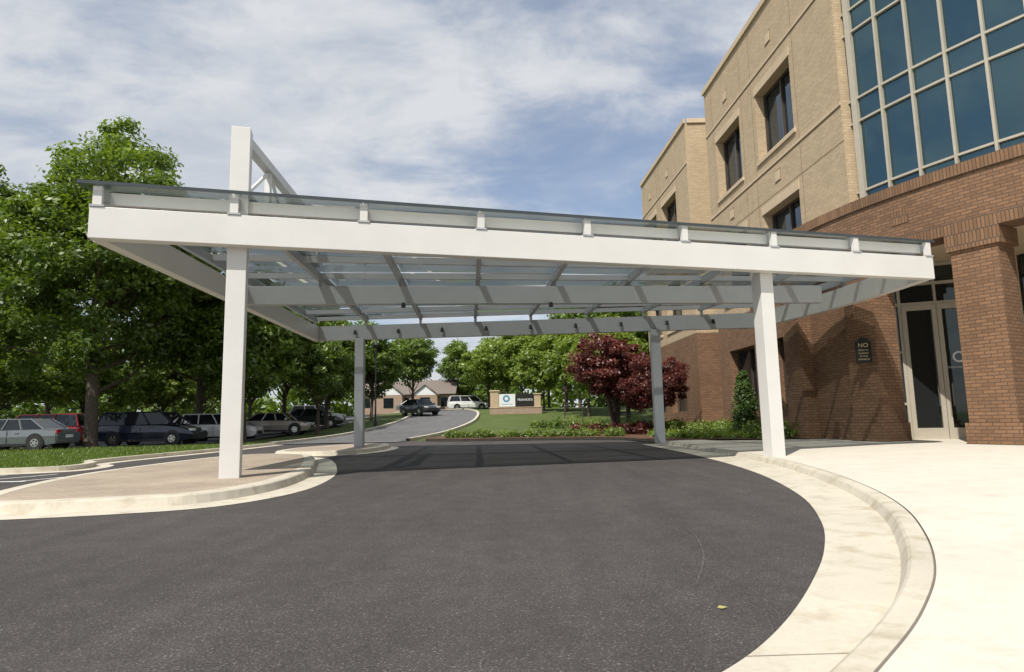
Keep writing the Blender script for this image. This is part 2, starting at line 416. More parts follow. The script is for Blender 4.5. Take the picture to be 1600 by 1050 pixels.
for i in range(8):
    for j in range(7):
        g0=.0006
        s0=i/8+g0 - (.006 if i==0 else 0); s1_=(i+1)/8-g0+(.006 if i==7 else 0)
        q=[ptL(s0,T[j]+g0),ptL(s1_,T[j]+g0),ptL(s1_,T[j+1]-g0),ptL(s0,T[j+1]-g0)]
        rz=[up*random.uniform(-.022,.022) for _ in range(4)]
        b.face([p+up*ZG+w_ for p,w_ in zip(q,rz)],'glass')
b.build('glass_roof',can)
a=ptL(-.007,-.014);c=ptL(1.007,-.014)
e.beam(a+up*(ZG-.025),c+up*(ZG-.025),.03,.06,'edge')
a2=ptL(-.007,1.01); e.beam(a+up*(ZG-.02),a2+up*(ZG-.02),.03,.05,'edge')
e.build('glass_edge_trim',can)
b=MB()
x0,y0=-5.42,12.62; x1,y1=-5.75,18.6
P=lambda t,z:Vector((x0+(x1-x0)*t,y0+(y1-y0)*t,z))
b.beam(P(0,6.86),P(1,6.86),.2,.2,'white'); b.beam(P(0,ZG+.12),P(1,ZG+.12),.14,.14,'white')
for k in range(4):
    t=(k+1)/4; b.beam(P(t,ZG+.2),P(t,6.9),.12,.12,'white')
for k in range(4):
    t=k/4; za,zb=(ZG+.22,6.86) if k%2==0 else (6.86,ZG+.22)
    b.cyl(P(t+.01,za),P(t+.24,zb),.045,.045,6,'white')
b.build('truss',can)
b=MB()
for i in range(9):
    p=BA.lerp(BB,.1+i*.1); z=ZB+.3
    b.cyl((p.x,p.y-.12,z),(p.x,p.y-.2,z),.025,.025,6,'black'); b.cyl((p.x,p.y-.22,z+.07),(p.x,p.y-.25,z-.09),.05,.07,10,'black')
for p in ((-3.2,18.7),(1.2,19.1)):
    b.cyl((p[0],p[1],ZB-.1),(p[0],p[1],ZB+.04),.07,.05,10,'black')
b.build('downlights',can)

# ------------------------------------------------------------ office building
bld=empty('office_building')
C=Vector((22.8,20.8)); 
def arc(R,phi,z): a=math.radians(phi); return Vector((C.x+R*math.cos(a),C.y+R*math.sin(a),z))
def wall(b,mp,S,Z,openings,matf,depth=.38,glassm='winglass',g=None,frame='bronze',fw=.07):
    ss=sorted(set([S[0],S[1]]+[o[0] for o in openings]+[o[1] for o in openings])); zz=sorted(set([Z[0],Z[1]]+list(Z[2:])+[o[2] for o in openings]+[o[3] for o in openings]))
    for i in range(len(ss)-1):
        for j in range(len(zz)-1):
            sc=(ss[i]+ss[i+1])/2; zc=(zz[j]+zz[j+1])/2
            if any(o[0]<sc<o[1] and o[2]<zc<o[3] for o in openings): continue
            b.face([mp(ss[i],zz[j],0),mp(ss[i+1],zz[j],0),mp(ss[i+1],zz[j+1],0),mp(ss[i],zz[j+1],0)],matf(zc))
    for (s0,s1,z0,z1) in openings:
        rm=matf((z0+z1)/2)
        b.face([mp(s0,z0,0),mp(s0,z1,0),mp(s0,z1,depth),mp(s0,z0,depth)],rm); b.face([mp(s1,z0,0),mp(s1,z0,depth),mp(s1,z1,depth),mp(s1,z1,0)],rm)
        b.face([mp(s0,z1,0),mp(s1,z1,0),mp(s1,z1,depth),mp(s0,z1,depth)],rm); b.face([mp(s0,z0,0),mp(s0,z0,depth),mp(s1,z0,depth),mp(s1,z0,0)],'tanstone')
        g.face([mp(s0,z0,depth-.02),mp(s1,z0,depth-.02),mp(s1,z1,depth-.02),mp(s0,z1,depth-.02)],glassm)
        def bar(a0,a1,c0,c1):
            A_=[mp(a0,c0,depth-.1),mp(a1,c0,depth-.1),mp(a1,c1,depth-.1),mp(a0,c1,depth-.1)]; B_=[mp(a0,c0,depth-.021),mp(a1,c0,depth-.021),mp(a1,c1,depth-.021),mp(a0,c1,depth-.021)]
            g.face(A_,frame)
            for k in range(4): g.face([A_[k],A_[(k+1)%4],B_[(k+1)%4],B_[k]],frame)
        bar(s0,s0+fw,z0,z1); bar(s1-fw,s1,z0,z1); bar(s0+fw,s1-fw,z0,z0+fw); bar(s0+fw,s1-fw,z1-fw,z1)
        sm=(s0+s1)/2; bar(sm-fw/2,sm+fw/2,z0+fw,z1-fw)
def flatmap(p,q):
    p=Vector(p);q=Vector(q); d=(q-p).normalized(); n=Vector((-d.y,d.x))
    return (lambda s,z,dd:Vector((p.x+d.x*s+n.x*dd,p.y+d.y*s+n.y*dd,z))),(q-p).length
mp,L=flatmap((8.85,27.2),(9.25,16.8))
Y2S=lambda y:(27.2-y)/(27.2-16.8)*L
wb=MB(); gb=MB(); tb=MB()
op=[]
for ya,yb in ((22.1,19.45),(26.1,23.6)):
    for za,zb in ((10.15,12.65),(5.65,8.15),(1.3,3.7)): op.append((Y2S(ya),Y2S(yb),za,zb))
mf=lambda z:'brown' if z<5.0 else 'tan'
wall(wb,mp,(0,L),(.1,15.4,5.0),op,mf,g=gb,depth=.42)
def wbox(s0,s1,z0,z1,m,mp=mp,pr=.02):
    o=mp(s0,z0,-pr); a=mp(s1,z0,-pr)-o; n=mp(s0,z0,.0)-o; tb.box(o,a,n,Vector((0,0,z1-z0)),m)
def dress(mp,L,cols):
    wbox(-.05,L+.05,15.4,15.62,'tanstone',mp,.08)
    for z in (4.98,8.55,9.55,13.3): wbox(0,L,z,z+.045,'tandark',mp,.004)
    for z in (13.35,9.6): wbox(0,L,z,z+.09,'tanstone',mp,.03)
    for a,c in cols:
        for (z0,z1) in ((10.15,12.65),(5.65,8.15)):
            wbox(a-.12,c+.12,z0-.14,z0-.003,'tanstone',mp,.06)
            wbox(a-.05,c+.05,z1+.003,z1+.3,'tanstone',mp,.025)
        wbox(a-.3,a-.27,5.05,15.3,'tandark',mp,.004); wbox(c+.27,c+.3,5.05,15.3,'tandark',mp,.004)
        for z in (8.9,13.9):
            m_=(a+c)/2; wbox(m_-.22,m_+.22,z,z+.44,'tandark',mp,.012); wbox(m_-.17,m_+.17,z+.05,z+.39,'tanstone',mp,.03)
dress(mp,L,[(Y2S(22.1),Y2S(19.45)),(Y2S(26.1),Y2S(23.6))])
mp2,L2=flatmap((8.3,38.6),(8.7,29.9))
Y2=lambda y:(38.6-y)/8.7*L2
cols2=[(Y2(34.5),Y2(31.9)),(Y2(37.9),Y2(35.6))]
op=[(a,c,z0,z1) for a,c in cols2 for z0,z1 in ((10.15,12.65),(5.65,8.15),(1.3,3.7))]
wall(wb,mp2,(0,L2),(.1,15.4,5.0),op,mf,g=gb,depth=.42); dress(mp2,L2,cols2)
mp3,L3=flatmap((8.7,29.9),(10.3,29.9)); wall(wb,mp3,(0,L3),(.1,15.4,5.0),[],mf,g=gb); wbox(.09,L3,15.4,15.62,'tanstone',mp3,.08)
mp4,L4=flatmap((10.3,29.9),(10.3,27.2)); wall(wb,mp4,(0,L4),(.1,15.4,5.0),[(.6,2.1,2,14.2)],mf,g=gb,depth=.15)
mp5,L5=flatmap((10.3,27.2),(8.85,27.2)); wall(wb,mp5,(0,L5),(.1,15.4,5.0),[],mf,g=gb)
mp6,L6=flatmap((9.25,16.8),(9.75,16.85)); wall(wb,mp6,(0,L6),(6.8,15.4),[],mf,g=gb)
for p,q in (((30,38.6),(8.3,38.6)),((30,8),(30,38.6))):
    m_,l_=flatmap(p,q); wall(wb,m_,(0,l_),(.1,15.4,5.0),[],mf,g=gb)
outline=[(30,38.6),(8.3,38.6),(8.7,29.9),(10.3,29.9),(10.3,27.2),(8.85,27.2),(9.25,16.8)]+[tuple(arc(13.9,p,0)[:2]) for p in np.arange(196,264,4)]+[(30,8)]
wb.poly(outline,15.35,'tanstone')
wb.build('walls',bld); gb.build('windows',bld); tb.build('stone_trim',bld)
db=MB()
def arcbox(b,R0,R1,p0,p1,z0,z1,mat,step=1.5,caps=True):
    n=max(1,int(round((p1-p0)/step))); ph=[p0+(p1-p0)*i/n for i in range(n+1)]
    for i in range(n):
        a,c=ph[i],ph[i+1]; ua,uc=R1*math.radians(a),R1*math.radians(c)
        b.face([arc(R1,a,z0),arc(R1,c,z0),arc(R1,c,z1),arc(R1,a,z1)],mat,[(ua,z0),(uc,z0),(uc,z1),(ua,z1)])
        b.face([arc(R0,a,z0),arc(R0,c,z0),arc(R0,c,z1),arc(R0,a,z1)],mat,[(ua,z0),(uc,z0),(uc,z1),(ua,z1)])
        b.face([arc(R0,a,z1),arc(R0,c,z1),arc(R1,c,z1),arc(R1,a,z1)],mat); b.face([arc(R0,a,z0),arc(R0,c,z0),arc(R1,c,z0),arc(R1,a,z0)],mat)
    for a in (p0,p1): b.face([arc(R0,a,z0),arc(R1,a,z0),arc(R1,a,z1),arc(R0,a,z1)],mat)
arcbox(db,13.55,14.15,185.5,262,5.42,6.48,'brown'); arcbox(db,13.5,14.20,185.3,262,5.15,5.42,'soldier'); arcbox(db,13.4,14.2,185.3,262,6.48,6.75,'soldier')
for k in range(-2,6):
    a=194.3+12.4*k; c=a+3.9
    arcbox(db,13.38,14.14,a,c,.85,4.75,'brown',1.3); arcbox(db,13.32,14.2,a-.25,c+.25,.15,.85,'brown',1.3); arcbox(db,13.32,14.2,a-.3,c+.3,4.75,5.149,'soldier',1.3)
    if k>=0:
        m_=(a+c)/2+6; arcbox(db,14.1,14.17,m_-.9,m_+.9,5.75,6.1,'soldier')
arcbox(db,10.3,13.45,170,262,5.152,5.3,'tanstone',3)
arcbox(db,12.3,12.6,170,191,.15,5.15,'brown'); 
arcbox(db,10.2,10.45,205,262,.15,5.15,'doorglass',3)
db.build('entrance_drum',bld)
cb=MB(); cm=MB()
edges=[195.2,197.5]+[197.5+3.4*i for i in range(1,19)]
zs=[6.75,7.05,9.0,9.65,11.6,12.25,14.2,15.9]
for i in range(len(edges)-1):
    for j in range(len(zs)-1):
        tilt=random.uniform(-.02,.02); tl2=random.uniform(-.012,.012)
        cb.face([arc(13.85,edges[i],zs[j]),arc(13.85+tilt,edges[i+1],zs[j]),arc(13.85+tilt+tl2,edges[i+1],zs[j+1]),arc(13.85+tl2,edges[i],zs[j+1])],'blueglass')
    for z in zs:
        a=arc(13.87,edges[i],z);c=arc(13.87,edges[i+1],z); cm.beam(a-up*.03,c-up*.03,.1,.055,'mull')
for i,p in enumerate(edges):
    w=.06 if i!=1 else .17
    q=arc(13.88,p,(6.75+15.9)/2); cm.cbox(q,(.14,w,9.15),'mull',math.radians(p))
arcbox(cm,13.6,14.1,195,262,15.9,16.3,'tanstone',4)
cb.build('curtain_wall_glass',bld); cm.build('curtain_wall_frame',bld)
sA=Vector((9.95,17.8)); sB=Vector((13.3,16.5)); sd=(sB-sA).normalized(); sn=Vector((sd.y,-sd.x))
SL=(sB-sA).length
sf=MB()
def sp(s,z,o=0): return Vector((sA.x+sd.x*s+sn.x*o,sA.y+sd.y*s+sn.y*o,z))
def sbox(s0,s1,z0,z1,m,o0=0,o1=.1): 
    o=sp(s0,z0,o0); sf.box(o,sp(s1,z0,o0)-o,sp(s0,z0,o1)-o,Vector((0,0,z1-z0)),m)
sf.face([sp(0,.3,.02),sp(SL,.3,.02),sp(SL,5.15,.02),sp(0,5.15,.02)],'doorglass')
D0,D1,DT=.86,2.5,4.0
for s0,s1 in ((0,.06),(.42,.48),(D0-.08,D0-.002),(D1+.002,D1+.08),(SL-.06,SL)): sbox(s0,s1,.3,5.14,'mull')
for z in (DT+.003,4.55,5.06): 
    for s0,s1 in ((.06,.42),(.48,D0-.08),(D0-.002,D1+.002),(D1+.08,SL-.06)): sbox(s0,s1,z,z+.08,'mull',0,.095)
sbox((D0+D1)/2-.03,(D0+D1)/2+.03,4.09,5.05,'mull',0,.09)
for z in (1.3,2.7):
    for s0,s1 in ((.06,.42),(.48,D0-.08),(D1+.08,SL-.06)): sbox(s0,s1,z,z+.06,'mull',0,.09)
dm=(D0+D1)/2
for s0,s1 in ((D0,dm-.006),(dm+.006,D1)):
    sbox(s0,s0+.11,.38,DT,'mull',.03,.12); sbox(s1-.11,s1,.38,DT,'mull',.03,.12)
    sbox(s0+.11,s1-.11,.38,.68,'mull',.03,.12); sbox(s0+.11,s1-.11,DT-.14,DT,'mull',.03,.12)
for s in (dm-.16,dm+.16):
    sf.cyl(sp(s,1.25,.2),sp(s,1.85,.2),.018,.018,8,'chrome'); 
    for z in (1.3,1.8): sf.cyl(sp(s,z,.12),sp(s,z,.2),.012,.012,6,'chrome')
sf.build('entrance_doors',bld)
n3=Vector((sn.x,sn.y,0))
rg=MB(); cc=sp(dm+.42,2.55,.03)
for k in range(24):
    a0=2*math.pi*k/24;a1=2*math.pi*(k+1)/24
    f_=lambda r,a:cc+Vector((sd.x,sd.y,0))*r*math.cos(a)+up*r*math.sin(a)
    rg.face([f_(.1,a0),f_(.15,a0),f_(.15,a1),f_(.1,a1)],'signwhite')
rg.build('door_mark',bld)
text('Corporate Center',.085,sp(dm+.42,2.28,.03),n3,'signwhite',bld,'door_lettering')
BS=1.26; bld.scale=(BS,)*3; bld.location=(0,0,-.29)
# projecting plaque on the pier beside the doors
pl=empty('wall_plaque'); pb=MB()
nn2=Vector((-.35,-.94,0)).normalized(); ntan=up.cross(nn2)
o=Vector((11.22,20.86,2.72))
pb.box(o,ntan*.46,nn2*.03,up*.72,'plaque'); pb.box(o+ntan*.3+up*.3,ntan*.06,-nn2*.4,up*.06,'plaque')
hd=o+up*.72
for k in range(10):
    a0=math.pi*k/10;a1=math.pi*(k+1)/10; c0=hd+ntan*.23+nn2*.03
    pb.face([c0,c0+ntan*.17*math.cos(a0)+up*.12*math.sin(a0),c0+ntan*.17*math.cos(a1)+up*.12*math.sin(a1)],'plaque')
pb.build('plaque_plate',pl)
cc=o+ntan*.23+nn2*.034
text('NO',.19,cc+up*.58,nn2,'gold',pl,'plaque_lettering'); 
for k,tx in enumerate(('SMOKING','ALLOWED','AT THIS','ENTRANCE')): text(tx,.065,cc+up*(.42-.1*k),nn2,'gold',pl,'plaque_lettering')

# ------------------------------------------------------------ vegetation
def tubes(vs,fs,path,radii,n=6):
    base=len(vs)
    for i,(p,r) in enumerate(zip(path,radii)):
        d=(path[min(i+1,len(path)-1)]-path[max(i-1,0)]).normalized(); q=d.cross(Vector((.3,1,.1))).normalized(); w=d.cross(q)
        for k in range(n):
            a=2*math.pi*k/n; vs.append(tuple(p+(q*math.cos(a)+w*math.sin(a))*r))
    for i in range(len(path)-1):
        for k in range(n):
            a=base+i*n+k; c=base+i*n+(k+1)%n; fs.append((a,c,c+n,a+n))
def leaves(centers,sig,per,size,r,flat=.7,tintbase=None):
    nc=len(centers); C_=np.repeat(centers,per,axis=0); S=np.repeat(sig,per)[:,None]
    d=r.normal(size=(nc*per,3)); d/=np.linalg.norm(d,axis=1)[:,None]; rad=r.random((nc*per,1))**.45
    off=d*rad*S*np.array([1,1,flat]); P=C_+off
    nrm=d*.6+r.normal(size=P.shape)*.5+np.array([0,0,.5]); nrm/=np.linalg.norm(nrm,axis=1)[:,None]
    t=np.cross(nrm,r.normal(size=P.shape)); t/=np.linalg.norm(t,axis=1)[:,None]; u=np.cross(nrm,t)
    sz=(size*(.6+.8*r.random((len(P),1))))
    V=np.stack([P-t*sz,P-u*sz*.5+nrm*sz*.1,P+t*sz,P+u*sz*.5+nrm*sz*.1],axis=1).reshape(-1,3)
    ct=np.repeat(r.random(nc)*.55 if tintbase is None else tintbase,per)
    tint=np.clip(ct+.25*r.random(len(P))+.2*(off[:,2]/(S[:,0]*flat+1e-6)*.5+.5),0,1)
    return V,np.repeat(tint,4)
def leafmesh(name,vs,fs,V,tint,leafm):
    nb=len(vs); allv=np.concatenate([np.array(vs,dtype=float).reshape(-1,3),V]); nl=len(V)//4
    me=bpy.data.meshes.new(name)
    nf=len(fs); me.vertices.add(len(allv)); me.vertices.foreach_set('co',allv.ravel().astype(np.float32))
    idx=np.concatenate([np.array(fs,dtype=np.int32).reshape(-1),np.arange(nl*4,dtype=np.int32)+nb])
    me.loops.add(len(idx)); me.loops.foreach_set('vertex_index',idx)
    me.polygons.add(nf+nl); me.polygons.foreach_set('loop_start',np.arange(nf+nl,dtype=np.int32)*4); me.polygons.foreach_set('loop_total',np.full(nf+nl,4,dtype=np.int32))
    me.materials.append(M['bark']); me.materials.append(M[leafm])
    me.polygons.foreach_set('material_index',np.concatenate([np.zeros(nf,dtype=np.int32),np.ones(nl,dtype=np.int32)]))
    at=me.attributes.new('tint','FLOAT','POINT'); at.data.foreach_set('value',np.concatenate([np.zeros(nb),tint]).astype(np.float32))
    me.update(calc_edges=True); me.validate(); return me
def make_tree(name,H,R,z0,seed,leafm='leafA',nc=200,per=150,size=.2,cr=.95,tr=.3,stems=1,top=1.0):
    r=np.random.default_rng(seed); rd=random.Random(seed)
    cs=[];zc=(z0+H)/2; hz=(H-z0)/2
    lob=[(r.normal(size=3),r.random()*.35+.1) for _ in range(9)]; lob=[(a/np.linalg.norm(a),c) for a,c in lob]
    while len(cs)<nc:
        d=r.normal(size=3); d/=np.linalg.norm(d)
        rr=.62+sum(c*max(0,d.dot(a))**5 for a,c in lob)*1.3; rr=min(rr,1.05)
        q=d*rr*(r.random()**.4)
        zz=q[2]; w=1.0-.35*max(0,zz)*top
        p=np.array([q[0]*R*w,q[1]*R*w,zc+zz*hz]); 
        cs.append(p)
    cs=np.array(cs); sig=cr*(.5+.85*r.random(nc))
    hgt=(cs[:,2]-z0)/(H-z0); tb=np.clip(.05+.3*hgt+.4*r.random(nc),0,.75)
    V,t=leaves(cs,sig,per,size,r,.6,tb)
    vs=[];fs=[]
    for s in range(stems):
        lean=Vector((rd.uniform(-1,1),rd.uniform(-1,1),0))*(.03*H if stems==1 else .14*H)
        path=[Vector((0,0,-.2))+lean*0.02,Vector((0,0,.25))+lean*.05,Vector((0,0,H*.2))+lean*.4,Vector((0,0,H*.45))+lean*.8,Vector((0,0,H*.7))+lean*1.0,Vector((0,0,H*.9))+lean*1.1]
        tubes(vs,fs,path,[tr*1.5,tr*1.05,tr*.85,tr*.6,tr*.32,tr*.08],9)
        order=sorted(range(nc),key=lambda k:r.random())[:34 if stems==1 else 10]
        for k in order:
            e_=Vector(cs[k]); f=rd.uniform(.25,.7)*min(1,e_.z/(H*.6)); zb=max(z0*.75,H*f*.9); zb=min(zb,e_.z-.2)
            tt=zb/H; sp_=Vector((0,0,zb))+lean*min(1,tt*1.6); m_=(sp_+e_)/2+Vector((0,0,-.05*R+rd.uniform(-.3,.3)))
            r0=tr*.42*(1-tt*.6); tubes(vs,fs,[sp_,m_,e_],[r0,r0*.6,r0*.15],5)
    return leafmesh(name,vs,fs,V,t,leafm)
def put(name,me,x,y,z=None,sc=1,rz=0,sz=None):
    o=bpy.data.objects.new(name,me); COL.objects.link(o); o.location=(x,y,gz(x,y)-.03 if z is None else z); o.scale=(sc,sc,sz or sc); o.rotation_euler=(0,0,rz); return o
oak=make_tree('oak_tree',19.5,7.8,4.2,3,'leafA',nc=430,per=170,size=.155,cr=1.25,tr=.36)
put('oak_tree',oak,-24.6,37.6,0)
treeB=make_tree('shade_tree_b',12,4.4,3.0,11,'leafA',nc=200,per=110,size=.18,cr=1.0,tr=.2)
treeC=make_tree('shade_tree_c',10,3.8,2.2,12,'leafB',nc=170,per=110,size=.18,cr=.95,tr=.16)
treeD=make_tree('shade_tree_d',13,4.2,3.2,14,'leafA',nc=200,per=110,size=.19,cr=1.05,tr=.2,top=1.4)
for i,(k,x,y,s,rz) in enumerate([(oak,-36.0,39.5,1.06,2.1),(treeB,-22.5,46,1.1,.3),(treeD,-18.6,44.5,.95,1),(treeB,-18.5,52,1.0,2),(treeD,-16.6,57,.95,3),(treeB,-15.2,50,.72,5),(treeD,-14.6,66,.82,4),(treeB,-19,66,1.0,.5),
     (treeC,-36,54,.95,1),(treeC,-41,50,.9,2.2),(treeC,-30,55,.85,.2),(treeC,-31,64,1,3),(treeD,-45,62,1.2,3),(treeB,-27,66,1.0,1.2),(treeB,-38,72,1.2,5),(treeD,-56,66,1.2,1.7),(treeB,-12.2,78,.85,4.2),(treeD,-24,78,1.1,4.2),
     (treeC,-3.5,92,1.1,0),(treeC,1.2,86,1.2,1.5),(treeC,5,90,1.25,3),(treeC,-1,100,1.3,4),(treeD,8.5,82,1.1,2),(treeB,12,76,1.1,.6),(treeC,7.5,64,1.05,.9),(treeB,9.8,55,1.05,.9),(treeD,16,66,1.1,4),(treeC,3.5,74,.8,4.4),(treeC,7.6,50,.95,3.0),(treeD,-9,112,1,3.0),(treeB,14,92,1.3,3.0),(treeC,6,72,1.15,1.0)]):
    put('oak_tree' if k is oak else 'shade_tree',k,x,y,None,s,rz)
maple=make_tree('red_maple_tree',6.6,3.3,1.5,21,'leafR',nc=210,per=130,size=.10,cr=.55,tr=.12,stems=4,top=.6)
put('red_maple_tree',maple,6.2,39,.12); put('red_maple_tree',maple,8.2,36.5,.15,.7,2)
def blob(name,pts,sig,per,size,leafm,seed=1,flat=.8):
    r=np.random.default_rng(seed); V,t=leaves(np.array(pts,dtype=float),np.array(sig,dtype=float),per,size,r,flat)
    me=leafmesh(name,[],[],V,t,leafm); o=bpy.data.objects.new(name,me); COL.objects.link(o); return o
pts=[];sg=[]
for k in range(60):
    z=(k/60)**.9*2.8; rr=.72*(1-z/2.98)**.8; a=random.random()*6.28; pts.append((10.4+rr*.55*math.cos(a),29+rr*.55*math.sin(a),.2+z)); sg.append(.14+rr*.55)
blob('conical_evergreen',pts,sg,150,.055,'leafE',5,1.2)
def bed(name,region,n,rr,size,leafm,per,seed,z=.15):
    r=random.Random(seed); P_=[];S_=[]
    while len(P_)<n:
        x,y=region(r); s=r.uniform(*rr); P_.append((x,y,z+s*.5)); S_.append(s)
    return blob(name,P_,S_,per,size,leafm,seed)
def along(poly,w):
    def f(r):
        i=r.randrange(len(poly)-1); t=r.random(); a=poly[i];c=poly[i+1]; return a[0]+(c[0]-a[0])*t+r.uniform(-w,w),a[1]+(c[1]-a[1])*t+r.uniform(-w,w)
    return f
bed('flower_bed_plants',along([(-4,38.3),(-1,36.9),(3,36),(5.8,35)],.6),80,(.18,.42),.07,'leafY',90,31)
bed('shrub_bed',along([(9.2,41),(9.4,37.4),(9.8,33.6),(10.0,30.2),(10.2,27.3),(10.6,25.2)],.45),90,(.3,.68),.07,'leafY',170,32,.2)
bed('red_shrub',along([(4.2,40.5),(6.5,38.5),(7.8,36.5)],.7),26,(.35,.6),.08,'leafR',150,33,.2)
bed('low_groundcover',along([(7,33.5),(7.4,31),(8.1,28.6),(8.9,26.4),(9.9,25)],.35),90,(.14,.34),.05,'leafB',90,34,.17)
bed('entrance_plant',along([(12.1,23.4),(12.4,23)],.12),7,(.25,.45),.12,'leafY',70,35,.4)
bed('juniper_shrub',along([(13.5,13.1),(14.6,14.1),(15.6,13.3)],.4),14,(.2,.35),.05,'leafE',160,36,.25)
bed('lawn_shrub',along([(2,52),(6,51),(9,50.5)],.8),26,(.4,.8),.12,'leafY',90,37,gz(6,50))
r=np.random.default_rng(77); P_=[];S_=[]
for k in range(800):
    x=-220+r.random()*330; y=118+r.random()*30+ (abs(x+60)*.05); h=9+5*math.sin(x*.13)+3*math.sin(x*.41+1)
    P_.append((x,y,gz(x,y)+r.random()**.8*max(5,h))); S_.append(2.4+r.random()*1.4)
o=blob('distant_trees',P_,S_,70,.75,'leafA',9)
def tufts(name,n,region,h,seed):
    r=np.random.default_rng(seed); XY=region(r,n); z=np.array([gz(a,c) for a,c in XY])-.03
    a=r.random(n)*6.28; w=.02+.02*r.random(n); hh=h*(.5+r.random(n)); dx=np.cos(a)*w; dy=np.sin(a)*w; lx=r.normal(size=n)*.04; ly=r.normal(size=n)*.04
    B=np.stack([XY[:,0]-dx,XY[:,1]-dy,z],1);D=np.stack([XY[:,0]+dx,XY[:,1]+dy,z],1); E=np.stack([XY[:,0]+lx+dx*.2,XY[:,1]+ly+dy*.2,z+hh],1);G=np.stack([XY[:,0]+lx-dx*.2,XY[:,1]+ly-dy*.2,z+hh],1)
    V=np.stack([B,D,E,G],1).reshape(-1,3); t=np.repeat(.25+.5*r.random(n),4)
    me=leafmesh(name,[],[],V,t,'leafY'); o=bpy.data.objects.new(name,me); COL.objects.link(o)
def reg(r,n):
    y=18.2+r.random(n)**1.3*20; x0=np.where(y<21,-12.9-.3*(y-18),-13.7); x=x0-r.random(n)*(16+ (y-18)*.4); return np.stack([x,y],1)
tufts('grass',60000,reg,.11,41)

